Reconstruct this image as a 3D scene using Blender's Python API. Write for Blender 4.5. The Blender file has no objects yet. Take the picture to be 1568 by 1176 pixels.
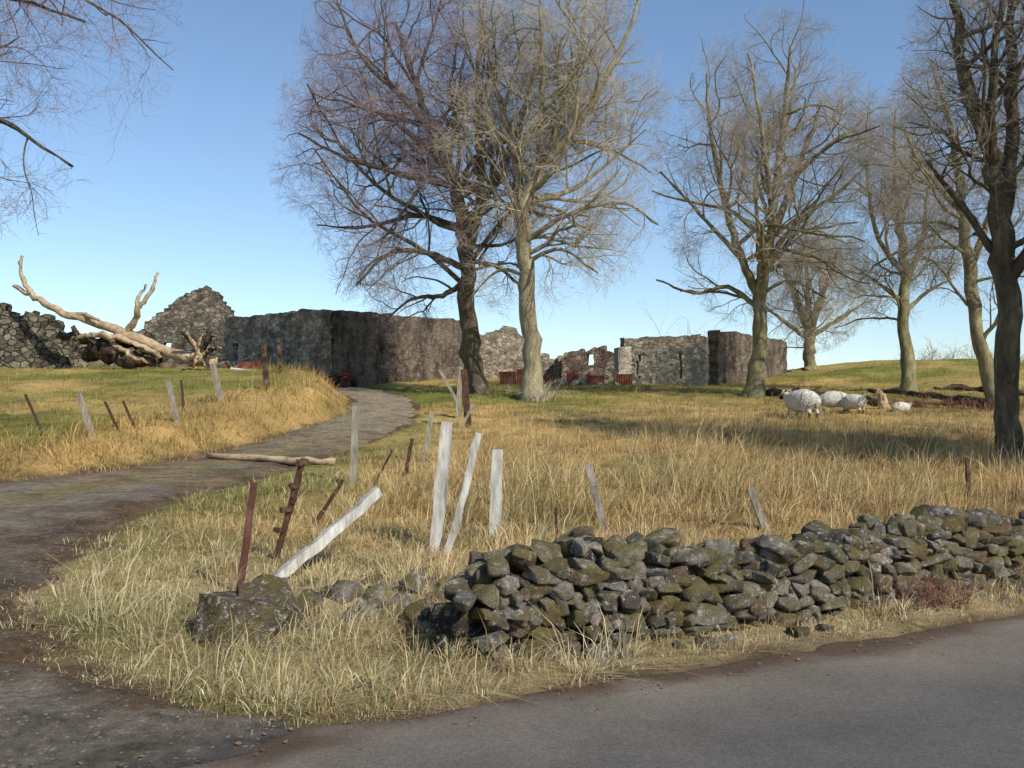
import bpy, bmesh, math, numpy as np
from mathutils import Vector
R0=np.random.default_rng(7)
F=1524.0; PITCH=math.radians(1.95); CZ=1.7
scene=bpy.context.scene
# ---------------------------------------------------------------- helpers
def sstep(a,b,x):
    t=np.clip((np.asarray(x,float)-a)/(b-a),0,1); return t*t*(3-2*t)
def vnoise(x,y,scale,seed=0):
    x=np.asarray(x,float)/scale+1000.3+seed*17.1; y=np.asarray(y,float)/scale+1000.7+seed*31.7
    xi=np.floor(x); yi=np.floor(y); fx=x-xi; fy=y-yi
    fx=fx*fx*(3-2*fx); fy=fy*fy*(3-2*fy)
    def h(a,b):
        v=np.sin(a*127.1+b*311.7+seed*74.7)*43758.5453
        return v-np.floor(v)
    return (h(xi,yi)*(1-fx)+h(xi+1,yi)*fx)*(1-fy)+(h(xi,yi+1)*(1-fx)+h(xi+1,yi+1)*fx)*fy
def fnoise(x,y,scale,seed=0):
    return (vnoise(x,y,scale,seed)+.5*vnoise(x,y,scale*.45,seed+1)+.25*vnoise(x,y,scale*.2,seed+2))/1.75
KY=[-100,0,6,8,10,14,18,24,30,40,50,60,75,100,200,600,3000]
KZ=[0,0,0,.10,.26,.42,.58,.95,1.5,2.55,3.3,4.0,4.4,4.3,3,-2,-20]
_yy=np.arange(-100,3000,.5); _zz=np.interp(_yy,KY,KZ)
_k=np.ones(9)/9; _zz=np.convolve(np.pad(_zz,4,mode='edge'),_k,'valid')
def z0(y): return np.interp(y,_yy,_zz)
XR_Y=[-20,5.4,6.2,7.4,8.5,10.9,14,18.3,24,30,36,40.6,46,49]
XR_X=[-.9,-1.1,-2.4,-3.5,-4.05,-4.7,-5.1,-4.6,-3.8,-3.1,-3.5,-4.5,-6.7,-8.2]
XL_Y=[-20,0,8,14,17.8,21,27,33,39,45,49]
XL_X=[-14,-13,-12.5,-10.8,-8.7,-7.2,-6.3,-5.3,-6.3,-8.6,-10.2]
def xr(y): return np.interp(y,XR_Y,XR_X)
def xl(y): return np.interp(y,XL_Y,XL_X)
def sroad(x,y): return (np.asarray(x)-.93)*-.51+(np.asarray(y)-6.56)*.86
def intrack(x,y,m=0): return (x>xl(y)-m)&(x<xr(y)+m)&(y<47)
def Z(x,y,micro=True):
    x=np.asarray(x,float); y=np.asarray(y,float)
    s=sroad(x,y)
    z=z0(y)*sstep(-.1,3.0,s)
    A=np.interp(y,[16,22,28,35,45,60,100],[0,.5,.74,.9,1.0,.7,0])
    z=z+A*sstep(0,1.5,xl(y)-x)*sstep(-60,-35,x)
    z=z+1.1*sstep(12,24,x)*sstep(42,60,y)*sstep(130,85,y)
    d=np.minimum(np.maximum(xl(y)-x,x-xr(y)),s*1.2)
    d=np.where(y>47,2,d)
    m=sstep(0,.8,d)
    if micro:
        z=z+m*(.26*(fnoise(x,y,2.6,3)-.5)+.12*(vnoise(x,y,.45,5)-.5))
    z=z+.03*sstep(0,.25,d)
    far=sstep(48,70,y); z=z+far*.5*(vnoise(x,y,14,8)-.5)
    return z
def raydir(u,v):
    a=(u-784)/F; b=(588-v)/F
    return a, math.cos(PITCH)-b*math.sin(PITCH), math.sin(PITCH)+b*math.cos(PITCH)
def pix_ground(u,v):
    """image pixel (u,v) -> where the camera ray through it meets the ground"""
    a,b,c=raydir(u,v); t=np.arange(3,90,.02)
    X=a*t;Y=b*t;Zr=CZ+c*t; g=Z(X,Y)
    i=np.argmax(g>=Zr) if (g>=Zr).any() else len(t)-1
    return float(X[i]),float(Y[i]),float(g[i])
def pix_x(u,d):  return (u-784)/F*d  # world x of image column u at distance d
def hgt(v,d):
    a,b,c=raydir(784,v); return CZ+c/b*d

def mesh_obj(name,verts,quads=None,tris=None,mats=(),midx=None,smooth=False,cols=None,origin=(0,0,0),parent=None):
    me=bpy.data.meshes.new(name); v=np.asarray(verts,np.float32)-np.asarray(origin,np.float32)
    q=np.zeros((0,4),np.int32) if quads is None else np.asarray(quads,np.int32).reshape(-1,4)
    t=np.zeros((0,3),np.int32) if tris is None else np.asarray(tris,np.int32).reshape(-1,3)
    me.vertices.add(len(v)); me.vertices.foreach_set('co',v.ravel())
    loops=np.concatenate([q.ravel(),t.ravel()]); me.loops.add(len(loops)); me.loops.foreach_set('vertex_index',loops)
    tot=np.concatenate([np.full(len(q),4),np.full(len(t),3)]); st=np.concatenate([[0],np.cumsum(tot)[:-1]])
    me.polygons.add(len(tot)); me.polygons.foreach_set('loop_start',st.astype(np.int32)); me.polygons.foreach_set('loop_total',tot.astype(np.int32))
    if midx is not None: me.polygons.foreach_set('material_index',np.asarray(midx,np.int32))
    me.polygons.foreach_set('use_smooth',np.full(len(tot),bool(smooth)))
    if cols is not None:
        ca=me.color_attributes.new('Col','FLOAT_COLOR','POINT')
        c=np.ones((len(v),4),np.float32); c[:,:3]=cols; ca.data.foreach_set('color',c.ravel())
    me.update(calc_edges=True); me.validate()
    for m in mats: me.materials.append(m)
    ob=bpy.data.objects.new(name,me); scene.collection.objects.link(ob); ob.location=origin
    if parent is not None:
        ob.parent=parent; ob.location=Vector(origin)-parent.location
    return ob
def empty(name,loc=(0,0,0)):
    e=bpy.data.objects.new(name,None); scene.collection.objects.link(e); e.location=loc; e.empty_display_size=.3; return e

# ---------------------------------------------------------------- materials
def newmat(name,rough=.9,spec=.2):
    m=bpy.data.materials.new(name); m.use_nodes=True; nt=m.node_tree
    b=nt.nodes['Principled BSDF']; b.inputs['Roughness'].default_value=rough
    b.inputs['Specular IOR Level'].default_value=spec
    return m,nt,b
def N(nt,t,**k):
    n=nt.nodes.new(t)
    for a,v in k.items(): setattr(n,a,v)
    return n
def noise(nt,scale,detail=5,rough=.6,coord=None,vec=None):
    n=N(nt,'ShaderNodeTexNoise'); n.inputs['Scale'].default_value=scale; n.inputs['Detail'].default_value=detail; n.inputs['Roughness'].default_value=rough
    if vec is not None: nt.links.new(vec,n.inputs['Vector'])
    return n.outputs['Fac']
def ramp(nt,fac,stops):
    r=N(nt,'ShaderNodeValToRGB'); e=r.color_ramp.elements
    while len(e)<len(stops): e.new(.5)
    for i,(p,c) in enumerate(stops):
        e[i].position=p; e[i].color=(c[0],c[1],c[2],1) if hasattr(c,'__len__') else (c,c,c,1)
    nt.links.new(fac,r.inputs['Fac']); return r.outputs['Color']
def mix(nt,fac,a,b,mode='MIX'):
    m=N(nt,'ShaderNodeMix',data_type='RGBA',blend_type=mode)
    for s,v in ((m.inputs[0],fac),(m.inputs[6],a),(m.inputs[7],b)):
        if hasattr(v,'is_output'): nt.links.new(v,s)
        elif hasattr(v,'__len__'): s.default_value=(v[0],v[1],v[2],1)
        else: s.default_value=v
    return m.outputs[2]
def bump(nt,b,h,strength=.5,dist=.02):
    n=N(nt,'ShaderNodeBump'); n.inputs['Strength'].default_value=strength; n.inputs['Distance'].default_value=dist
    nt.links.new(h,n.inputs['Height']); nt.links.new(n.outputs['Normal'],b.inputs['Normal'])
def objco(nt,sc=(1,1,1)):
    g=N(nt,'ShaderNodeNewGeometry'); mp=N(nt,'ShaderNodeMapping'); mp.inputs['Scale'].default_value=sc
    nt.links.new(g.outputs['Position'],mp.inputs['Vector']); return mp.outputs['Vector']
def simple(name,c1,c2,scale=8,rough=.9,bs=.4,bd=.01,sc=(1,1,1),c3=None,spec=.2):
    m,nt,b=newmat(name,rough,spec); v=objco(nt,sc)
    f=noise(nt,scale,6,.65,vec=v)
    st=[(.35,c1),(.65,c2)]
    if c3 is not None: st=[(.3,c1),(.52,c2),(.68,c3)]
    nt.links.new(ramp(nt,f,st),b.inputs['Base Color'])
    bump(nt,b,noise(nt,scale*3,5,.7,vec=v),bs,bd); return m
def flat(name,c1,c2,scale=2):
    m,nt,b=newmat(name,.85,.15); nt.links.new(ramp(nt,noise(nt,scale,2,.5,vec=objco(nt)),[(.35,c1),(.65,c2)]),b.inputs['Base Color']); return m

m_ground,nt,b=newmat('ground_grass',.95,.1); v=objco(nt)
at=N(nt,'ShaderNodeAttribute',attribute_name='Col')
f1=noise(nt,9,6,.75,vec=v); f2=noise(nt,55,5,.7,vec=v)
c=mix(nt,1.0,at.outputs['Color'],ramp(nt,f1,[(.25,.6),(.5,1.0),(.75,1.4)]),'MULTIPLY')
c=mix(nt,.8,c,ramp(nt,f2,[(.3,.55),(.55,1.05),(.75,1.5)]),'MULTIPLY')
nt.links.new(c,b.inputs['Base Color']); bump(nt,b,f2,.9,.05)
m_road,nt,b=newmat('road_asphalt',.85,.25); v=objco(nt)
at=N(nt,'ShaderNodeAttribute',attribute_name='Col')
f1=noise(nt,150,3,.8,vec=v); f2=noise(nt,.9,5,.6,vec=v); f3=noise(nt,40,3,.6,vec=v)
c=mix(nt,1.0,at.outputs['Color'],ramp(nt,f1,[(.3,.4),(.5,.95),(.72,1.9)]),'MULTIPLY')
c=mix(nt,1.0,c,ramp(nt,f2,[(.3,.8),(.7,1.2)]),'MULTIPLY')
c=mix(nt,1.0,c,ramp(nt,f3,[(.35,.85),(.65,1.15)]),'MULTIPLY')
nt.links.new(c,b.inputs['Base Color']); bump(nt,b,f1,.7,.01)
m_track,nt,b=newmat('track_gravel',.95,.1); v=objco(nt)
at=N(nt,'ShaderNodeAttribute',attribute_name='Col')
vo=N(nt,'ShaderNodeTexVoronoi'); vo.inputs['Scale'].default_value=30; nt.links.new(v,vo.inputs['Vector'])
f1=noise(nt,70,5,.85,vec=v); f2=noise(nt,1.8,7,.7,vec=v); f6=noise(nt,9,5,.7,vec=v)
c=mix(nt,1.0,at.outputs['Color'],ramp(nt,f1,[(.3,.4),(.5,.95),(.7,1.9)]),'MULTIPLY')
c=mix(nt,.9,c,ramp(nt,f2,[(.35,.55),(.5,1.0),(.68,1.35)]),'MULTIPLY')
c=mix(nt,.9,c,ramp(nt,f6,[(.35,.6),(.5,1.0),(.68,1.35)]),'MULTIPLY')
sepv=N(nt,'ShaderNodeSeparateColor'); nt.links.new(vo.outputs['Color'],sepv.inputs[0])
pale=ramp(nt,sepv.outputs[0],[(.84,0),(.88,1)])
core=ramp(nt,vo.outputs['Distance'],[(.28,1),(.40,0)])
mm=mix(nt,1.0,pale,core,'MULTIPLY')
c=mix(nt,mm,c,(.38,.35,.30))
nt.links.new(c,b.inputs['Base Color'])
ad=N(nt,'ShaderNodeMath',operation='ADD'); nt.links.new(f1,ad.inputs[0]); nt.links.new(f6,ad.inputs[1]); bump(nt,b,ad.outputs[0],.9,.045)
def blademat(name):
    m,nt,b=newmat(name,.75,.2); at=N(nt,'ShaderNodeAttribute',attribute_name='Col')
    nt.links.new(at.outputs['Color'],b.inputs['Base Color'])
    tr=N(nt,'ShaderNodeBsdfTranslucent'); nt.links.new(at.outputs['Color'],tr.inputs['Color'])
    ms=N(nt,'ShaderNodeMixShader'); ms.inputs[0].default_value=.22
    nt.links.new(b.outputs[0],ms.inputs[1]); nt.links.new(tr.outputs[0],ms.inputs[2])
    nt.links.new(ms.outputs[0],nt.nodes['Material Output'].inputs['Surface']); return m
m_blade=blademat('grass_blades')
m_rock,nt,b=newmat('lichen_rock',.92,.12); v=objco(nt)
at=N(nt,'ShaderNodeAttribute',attribute_name='Col')
f1=noise(nt,12,8,.75,vec=v); f2=noise(nt,18,7,.78,vec=v); f3=noise(nt,3.5,6,.7,vec=v); f4=noise(nt,80,5,.75,vec=v)
c=mix(nt,1.0,at.outputs['Color'],ramp(nt,f1,[(.3,.32),(.5,.9),(.7,1.6)]),'MULTIPLY')
c=mix(nt,ramp(nt,f2,[(.55,0),(.60,.9)]),c,(.56,.53,.46))
g=N(nt,'ShaderNodeNewGeometry'); sp=N(nt,'ShaderNodeSeparateXYZ'); nt.links.new(g.outputs['Normal'],sp.inputs[0])
mo=N(nt,'ShaderNodeMath',operation='MULTIPLY'); nt.links.new(ramp(nt,f3,[(.47,0),(.56,.85)]),mo.inputs[0]); nt.links.new(ramp(nt,sp.outputs['Z'],[(.0,.55),(.6,1)]),mo.inputs[1])
c=mix(nt,mo.outputs[0],c,(.17,.14,.045))
c=mix(nt,.8,c,ramp(nt,f4,[(.3,.4),(.6,1.3)]),'MULTIPLY')
nt.links.new(c,b.inputs['Base Color'])
ad=N(nt,'ShaderNodeMath',operation='ADD'); nt.links.new(f1,ad.inputs[0]); nt.links.new(f4,ad.inputs[1]); bump(nt,b,ad.outputs[0],1.0,.035)
def masonry(name,cols,mortar,scale=2.4,harl=None,stain=.5):
    m,nt,b=newmat(name,.95,.1); v=objco(nt,(1,1,1.5))
    nz=N(nt,'ShaderNodeTexNoise'); nz.inputs['Scale'].default_value=2.2; nt.links.new(v,nz.inputs['Vector'])
    va=N(nt,'ShaderNodeVectorMath',operation='MULTIPLY_ADD'); nt.links.new(nz.outputs['Color'],va.inputs[0]); va.inputs[1].default_value=(.25,.25,.25); nt.links.new(v,va.inputs[2])
    vo=N(nt,'ShaderNodeTexVoronoi'); vo.inputs['Scale'].default_value=scale; nt.links.new(va.outputs[0],vo.inputs['Vector'])
    ve=N(nt,'ShaderNodeTexVoronoi',feature='DISTANCE_TO_EDGE'); ve.inputs['Scale'].default_value=scale; nt.links.new(va.outputs[0],ve.inputs['Vector'])
    se=N(nt,'ShaderNodeSeparateColor'); nt.links.new(vo.outputs['Color'],se.inputs[0])
    c=ramp(nt,se.outputs[0],[(.1,cols[0]),(.5,cols[1]),(.9,cols[2])])
    ed=ramp(nt,ve.outputs['Distance'],[(.02,0),(.09,1)])
    c=mix(nt,ed,mortar,c)
    f=noise(nt,1.0,7,.7,vec=v)
    if harl is not None: c=mix(nt,ramp(nt,f,[(.42,.9),(.56,0)]),c,harl)
    f5=noise(nt,9,6,.75,vec=v)
    c=mix(nt,.9,c,ramp(nt,f5,[(.3,.5),(.5,.95),(.7,1.4)]),'MULTIPLY')
    vs=objco(nt,(1.6,1.6,.8)); f6=noise(nt,.9,6,.7,vec=vs)
    c=mix(nt,stain,c,ramp(nt,f6,[(.38,.3),(.58,1.15)]),'MULTIPLY')
    nt.links.new(c,b.inputs['Base Color'])
    ad=N(nt,'ShaderNodeMath',operation='ADD'); nt.links.new(ed,ad.inputs[0]); nt.links.new(f5,ad.inputs[1]); bump(nt,b,ad.outputs[0],.8,.05)
    return m
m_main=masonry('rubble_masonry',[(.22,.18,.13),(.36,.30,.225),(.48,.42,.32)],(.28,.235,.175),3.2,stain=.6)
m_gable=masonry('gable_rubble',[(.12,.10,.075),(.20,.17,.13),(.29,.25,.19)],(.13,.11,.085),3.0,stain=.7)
m_side=masonry('harled_masonry_brown',[(.10,.078,.058),(.16,.125,.095),(.23,.185,.14)],(.18,.14,.105),3.0,harl=(.20,.155,.115),stain=.8)  # stained brown harl, coloured darker still in place of faint tree shadows
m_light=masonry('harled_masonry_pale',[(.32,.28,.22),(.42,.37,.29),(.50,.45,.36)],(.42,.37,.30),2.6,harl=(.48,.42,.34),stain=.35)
m_dark=masonry('dark_rubble',[(.09,.08,.06),(.16,.14,.10),(.25,.22,.16)],(.03,.025,.02),2.6)
m_red=masonry('red_rubble',[(.14,.10,.075),(.23,.17,.13),(.32,.26,.20)],(.14,.11,.09),3)
m_barkA=simple('bark_dark',(.055,.042,.028),(.125,.10,.063),5,.95,1,.05,(1,1,.35),(.20,.175,.11))
m_barkB=simple('bark_pale',(.14,.12,.07),(.29,.245,.15),5,.95,1,.05,(1,1,.35),(.44,.39,.26))
m_barkC=simple('bark_mossy',(.10,.085,.045),(.22,.19,.095),4,.95,1,.04,(1,1,.4),(.34,.31,.18))
m_twP=flat('twigs_purple',(.25,.185,.185),(.35,.275,.275))
m_twT=flat('twigs_tan',(.38,.32,.22),(.52,.45,.33))
m_twG=flat('twigs_greybrown',(.29,.245,.185),(.41,.355,.28))
m_twR=flat('bramble_red',(.14,.065,.045),(.25,.13,.09),3)
m_leaf=flat('dead_leaves',(.12,.055,.025),(.30,.16,.07),30)
m_dead=simple('dead_wood',(.22,.15,.085),(.42,.31,.19),4,.9,.8,.03,(1,1,1),(.52,.42,.28))
m_deaddark=simple('rotten_bark',(.02,.014,.01),(.08,.05,.035),4,.9,.8,.05,(1,1,1),(.20,.14,.09))
m_white=simple('weathered_white_paint',(.18,.16,.13),(.44,.42,.365),11,.9,.8,.015,(1,1,.22),(.64,.62,.56))
m_greywood=simple('grey_weathered_wood',(.13,.115,.09),(.27,.24,.19),22,.9,.8,.01,(1,1,.15),(.38,.35,.28))
m_rust=simple('rusty_steel',(.03,.018,.012),(.08,.04,.025),14,.85,.7,.008,(1,1,.6),(.14,.08,.055))
m_rustred=simple('rusty_red_paint',(.06,.03,.022),(.12,.05,.036),12,.85,.6,.008,(1,1,.5),(.17,.09,.07))
m_wire=simple('wire',(.1,.08,.07),(.2,.16,.13),20,.6)
m_redtin=simple('red_corrugated_iron',(.10,.04,.03),(.24,.075,.05),1.7,.8,.3,.01,(1,1,1),(.30,.20,.16))
m_paint=simple('white_sheet',(.5,.5,.48),(.72,.72,.7),4)
m_wool=simple('sheep_wool',(.50,.46,.38),(.74,.70,.61),9,.98,1,.05)
m_face=simple('sheep_dark_face',(.02,.018,.016),(.06,.055,.05),20)
m_horn=simple('sheep_horn',(.25,.2,.13),(.4,.33,.22),20)
m_tyre=simple('tyre_rubber',(.012,.012,.012),(.03,.03,.03),20)
m_quad=simple('quad_red_plastic',(.12,.015,.012),(.2,.025,.02),6,.4)

# ---------------------------------------------------------------- tubes
def tubes(pts,rad,sides):
    pts=np.asarray(pts,float); Nn,K,_=pts.shape
    t=np.gradient(pts,axis=1); t/=np.linalg.norm(t,axis=2,keepdims=True)+1e-9
    mean=pts[:,-1]-pts[:,0]; mean/=np.linalg.norm(mean,axis=1,keepdims=True)+1e-9
    ref=np.where(np.abs(mean[:,2:3])>.8,np.array([[1.,0,0]]),np.array([[0,0,1.]]))[:,None,:]
    a=np.cross(t,ref); a/=np.linalg.norm(a,axis=2,keepdims=True)+1e-9
    b=np.cross(t,a)
    th=np.arange(sides)/sides*2*math.pi+(math.pi/4 if sides==4 else 0)
    v=pts[:,:,None,:]+rad[:,:,None,None]*(a[:,:,None,:]*np.cos(th)[None,None,:,None]+b[:,:,None,:]*np.sin(th)[None,None,:,None])
    idx=np.arange(Nn*K*sides).reshape(Nn,K,sides); nx=np.roll(idx,-1,axis=2)
    q=np.stack([idx[:,:-1],nx[:,:-1],nx[:,1:],idx[:,1:]],axis=-1).reshape(-1,4)
    return v.reshape(-1,3),q
def catmull(P,n):
    P=np.asarray(P,float); t=np.linspace(0,len(P)-1,n); E=np.vstack([2*P[0]-P[1],P,2*P[-1]-P[-2]]); out=[]
    for x in t:
        i=min(int(x),len(P)-2); f=x-i; p0,p1,p2,p3=E[i],E[i+1],E[i+2],E[i+3]
        out.append(.5*((2*p1)+(-p0+p2)*f+(2*p0-5*p1+4*p2-p3)*f*f+(-p0+3*p1-3*p2+p3)*f**3))
    return np.array(out)
def grow(P0,D0,L,R,nseg,wob,up,rng,taper):
    n=len(L); pts=np.zeros((n,nseg+1,3)); pts[:,0]=P0; d=D0.copy(); st=(L/nseg)[:,None]
    up=np.broadcast_to(up,(n,))
    for i in range(nseg):
        d=d+rng.normal(0,wob,(n,3)); d[:,2]+=up; d/=np.linalg.norm(d,axis=1,keepdims=True)
        pts[:,i+1]=pts[:,i]+d*st
    return pts,R[:,None]*np.linspace(1,taper,nseg+1)[None,:]
def spawn(pts,rad,L,M,tlo,thi,a0,a1,ratio,rng,env,rk,rmax,upb=0,lmin=0,thin=True):
    n,K,_=pts.shape
    t=(np.arange(M)[None,:]+rng.random((n,M)))/M*(thi-tlo)+tlo
    g=t*(K-1); i=np.minimum(g.astype(int),K-2); f=(g-i)[...,None]; r=np.arange(n)[:,None]
    A=pts[r,i]; B=pts[r,i+1]; P=A*(1-f)+B*f; T=B-A; T/=np.linalg.norm(T,axis=2,keepdims=True)+1e-9
    ra=rad[r,i]*(1-f[...,0])+rad[r,i+1]*f[...,0]
    q=rng.normal(0,1,(n,M,3)); q-=T*(q*T).sum(2,keepdims=True); q/=np.linalg.norm(q,axis=2,keepdims=True)
    a=rng.uniform(a0,a1,(n,M))[...,None]
    D=T*np.cos(a)+q*np.sin(a); D[...,2]+=upb; D/=np.linalg.norm(D,axis=2,keepdims=True)
    Ln=np.maximum(L[:,None]*ratio*(1.15-.5*t)*rng.uniform(.65,1.3,(n,M)),lmin*rng.uniform(.7,1.2,(n,M)))
    keepp=np.clip(L/np.quantile(L,.8),0.05,1)[:,None]*np.ones((1,M))
    P=P.reshape(-1,3);D=D.reshape(-1,3);Ln=Ln.ravel();ra=ra.ravel()
    c,rr=env; p=(P-c)/rr; dd=D/rr
    aa=(dd**2).sum(1); bb=2*(p*dd).sum(1); cc=(p**2).sum(1)-1; disc=bb*bb-4*aa*cc
    k=np.where(disc>0,(-bb+np.sqrt(np.maximum(disc,0)))/(2*aa),0); k=np.maximum(k,0)
    k=k*rng.uniform(.72,1.1,len(k))
    L2=np.minimum(Ln,np.maximum(k,.12*Ln))
    R=np.minimum(np.minimum(ra*.62,rk*L2+.004),rmax)
    if thin:
        kp=rng.random(len(L2))<keepp.ravel()*np.clip(.35+1.2*L2/Ln,0,1)
        P,D,L2,R=P[kp],D[kp],L2[kp],R[kp]
    return P,D,L2,R
def tree(name,base,stems,envc,envr,counts,mats,seed,tw=.007,epi=0,low=.25,sides0=12,l1=.5,thick=1.08):
    rng=np.random.default_rng(seed); bx,by=base; bz=float(Z(bx,by))-.08
    V=[];Q=[];MI=[];off=0
    env=(np.array([envc[0],0.,envc[1]]),np.array(envr,float))
    def add(v,q,mi):
        nonlocal off
        V.append(v);Q.append(q+off);MI.append(np.full(len(q),mi)); off+=len(v)
    P1=[]
    for si,s in enumerate(stems):
        P=np.array([[p[0],p[2],p[1]] for p in s],float); r=np.array([p[3] for p in s],float)*thick
        n=(len(s)-1)*6+1
        C=catmull(P,n); C[1:]+=rng.normal(0,.07,C[1:].shape)*np.minimum(1,r.mean()*3)
        rr=np.interp(np.linspace(0,1,n),np.linspace(0,1,len(r)),r)
        if si==0: rr[0]*=1.6; rr[1]*=1.22; rr[2]*=1.07
        rr=rr*rng.uniform(.92,1.08,n)
        v,q=tubes(C[None],rr[None],sides0)
        v=v+rng.normal(0,.012,v.shape); add(v,q,0)
        Ls=np.linalg.norm(np.diff(C,axis=0),axis=1).sum()
        t0=low if si==0 else .15
        m=max(3,int(counts[0]*Ls/12+.5))
        P1.append(spawn(C[None],rr[None],np.array([Ls]),m,t0,1,.6,1.3,l1,rng,env,.02,.12,upb=.05,lmin=2.4,thin=False))
        if epi and si==0:
            e=spawn(C[None],rr[None],np.array([1.6]),epi,.35,.75,.7,1.5,1.0,rng,env,.012,.012,thin=False)
            p,rd=grow(e[0],e[1],e[2],e[3],4,.3,.1,rng,.4); v,q=tubes(p,rd,3); add(v,q,1)
            e2=spawn(p,rd,e[2],5,.2,1,.3,.9,.6,rng,env,.012,tw,thin=False)
            p,rd=grow(e2[0],e2[1],e2[2],e2[3],2,.2,.05,rng,.5); v,q=tubes(p,rd,3); add(v,q,1)
    cur=[np.concatenate([x[i] for x in P1]) for i in range(4)]
    segs=[9,7,5,3,2]; sd=[6,5,4,3,3]; wb=[.2,.23,.24,.24,.22]; rats=[.55,.56,.6,.62]; lm=[1.5,1.0,.65,.42]
    for l in range(5):
        # low limbs sag before turning up at the tips, high ones reach for the light
        hrel=np.clip((cur[0][:,2]-(env[0][2]-env[1][2]))/(2*env[1][2]),0,1)
        ups=(np.interp(hrel,[0,.3,1],[-.05,0.0,.03]) if l<4 else 0)
        p,rd=grow(cur[0],cur[1],cur[2],cur[3],segs[l],wb[l],ups,rng,.3 if l<3 else .5)
        v,q=tubes(p,rd,sd[l]); add(v,q,0 if l<2 else 1)
        if l==4: break
        cur=spawn(p,rd,cur[2],counts[l+1],.12,1,.4,1.15,rats[l],rng,env,.012,[.052,.022,.010,tw][l],upb=.0,lmin=lm[l])
        cur=[cur[0],cur[1],cur[2],np.maximum(cur[3],tw*.8)]
    return mesh_obj(name,np.concatenate(V)+np.array([bx,by,bz]),np.concatenate(Q),mats=mats,midx=np.concatenate(MI),smooth=True,origin=(bx,by,bz))

# ---------------------------------------------------------------- ground
def axis(segs):
    return np.concatenate([np.arange(a,b,s) for a,b,s in segs])
ax=axis([(-2500,-300,300),(-300,-60,20),(-60,-26,1.5),(-26,-8,.25),(-8,8,.1),(8,20,.2),(20,60,1.5),(60,300,20),(300,2600,300)])
ay=axis([(-600,-30,60),(-30,3,2),(3,16,.1),(16,34,.2),(34,70,.5),(70,120,4),(120,400,20),(400,2900,250)])
GX,GY=np.meshgrid(ax,ay); gz=Z(GX,GY)
straw=np.array([.58,.385,.145]); pale=np.array([.66,.53,.30]); green=np.array([.195,.205,.045]); brown=np.array([.24,.145,.06])
def gcol(x,y):
    x=np.asarray(x,float);y=np.asarray(y,float)
    n1=fnoise(x,y,3.5,11); n2=fnoise(x,y,.9,14)
    g=.04+0*x
    g=np.where(x<xl(y),.72-.7*sstep(4.0,.5,xl(y)-x)*sstep(50,40,y),g)
    g=g+.55*sstep(29,39,y)*(x>xl(y))+.15*sstep(50,56,y)
    g=g+.55*sstep(2.6,0.3,x-xr(y))*(x>xr(y))
    g=g+.18*sstep(9.5,7,y)
    g=np.clip(g+(n1-.5)*1.4+(n2-.5)*1.0,0,1)
    br=sstep(3,10,x)*sstep(16,21,y)*sstep(44,34,y)*.65+(n2-.60)*1.6+.5*(x<xl(y))*sstep(2.2,.2,xl(y)-x)*sstep(45,38,y)
    br=np.clip(br,0,1)
    pw=sstep(13,8,y)*.8
    base=straw*(1-pw)[...,None]+pale*pw[...,None]
    c=base*(1-g)[...,None]+green*g[...,None]
    c=c*(1-br)[...,None]+(brown*.7+green*.4)*br[...,None]
    return c*(.66+.64*fnoise(x,y,1.3,18))[...,None]
c=gcol(GX,GY); s=sroad(GX,GY)
dtr=np.maximum(xl(GY)-GX,GX-xr(GY)); dtr=np.where(GY>47,5,dtr)
nn=fnoise(GX,GY,.5,21)
k=np.maximum(sstep(.35,.0,s+ (nn-.5)*.6),sstep(.4,-.05,dtr+(nn-.5)*.8))[...,None]
c=c*(1-k)+np.array([.12,.082,.05])*k
kk=(sstep(24,10,GY)*.3)[...,None]; c=c*(1-kk)+np.array([.20,.135,.065])*kk
ny,nx=GX.shape; idx=np.arange(nx*ny).reshape(ny,nx)
q=np.stack([idx[:-1,:-1],idx[:-1,1:],idx[1:,1:],idx[1:,:-1]],-1).reshape(-1,4)
mesh_obj('ground',np.stack([GX,GY,gz-.004],-1).reshape(-1,3),q,mats=[m_ground],smooth=True,cols=c.reshape(-1,3))
al=np.concatenate([np.arange(-60,-8,2.),np.arange(-8,16,.08),np.arange(16,90,2.)]); w=np.concatenate([[-6.4,-5],np.linspace(-4,-1,8),np.linspace(-.95,.14,24)])
AL,W=np.meshgrid(al,w); edge=sstep(-.3,.1,W)*(fnoise(AL,W*0,.7,31)-.5)*.35
W2=W+edge; RX=.93+AL*.86-W2*.51; RY=6.56+AL*.51+W2*.86
rz=np.full_like(RX,.012)-.035*sstep(.04,.14,W)
nn=fnoise(RX,RY,.8,33); nf=fnoise(RX,RY,.25,35)
ed=np.clip(sstep(-1.5,.05,W+(nn-.5)*1.1),0,1)[...,None]; ed2=sstep(-.40,.0,W+(nn-.5)*.6+(nf-.5)*.3)[...,None]
c=np.array([.112,.104,.095])*(1-ed)+np.array([.20,.165,.125])*ed; c=c*(1-ed2)+np.array([.095,.062,.04])*ed2
ny,nx=RX.shape; idx=np.arange(nx*ny).reshape(ny,nx)
q=np.stack([idx[:-1,:-1],idx[:-1,1:],idx[1:,1:],idx[1:,:-1]],-1).reshape(-1,4)
mesh_obj('asphalt_road',np.stack([RX,RY,rz],-1).reshape(-1,3),q,mats=[m_road],smooth=True,cols=c.reshape(-1,3))
ty=np.concatenate([np.arange(-8,4,.5),np.arange(4,24,.1),np.arange(24,46.5,.2)]); tf=np.linspace(0,1,110)
TYm,TF=np.meshgrid(ty,tf,indexing='ij')
L_=xl(ty)+(fnoise(ty,ty*0,.8,41)-.5)*1.0; xs=.93+.86*(ty-6.56)/.51
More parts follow.
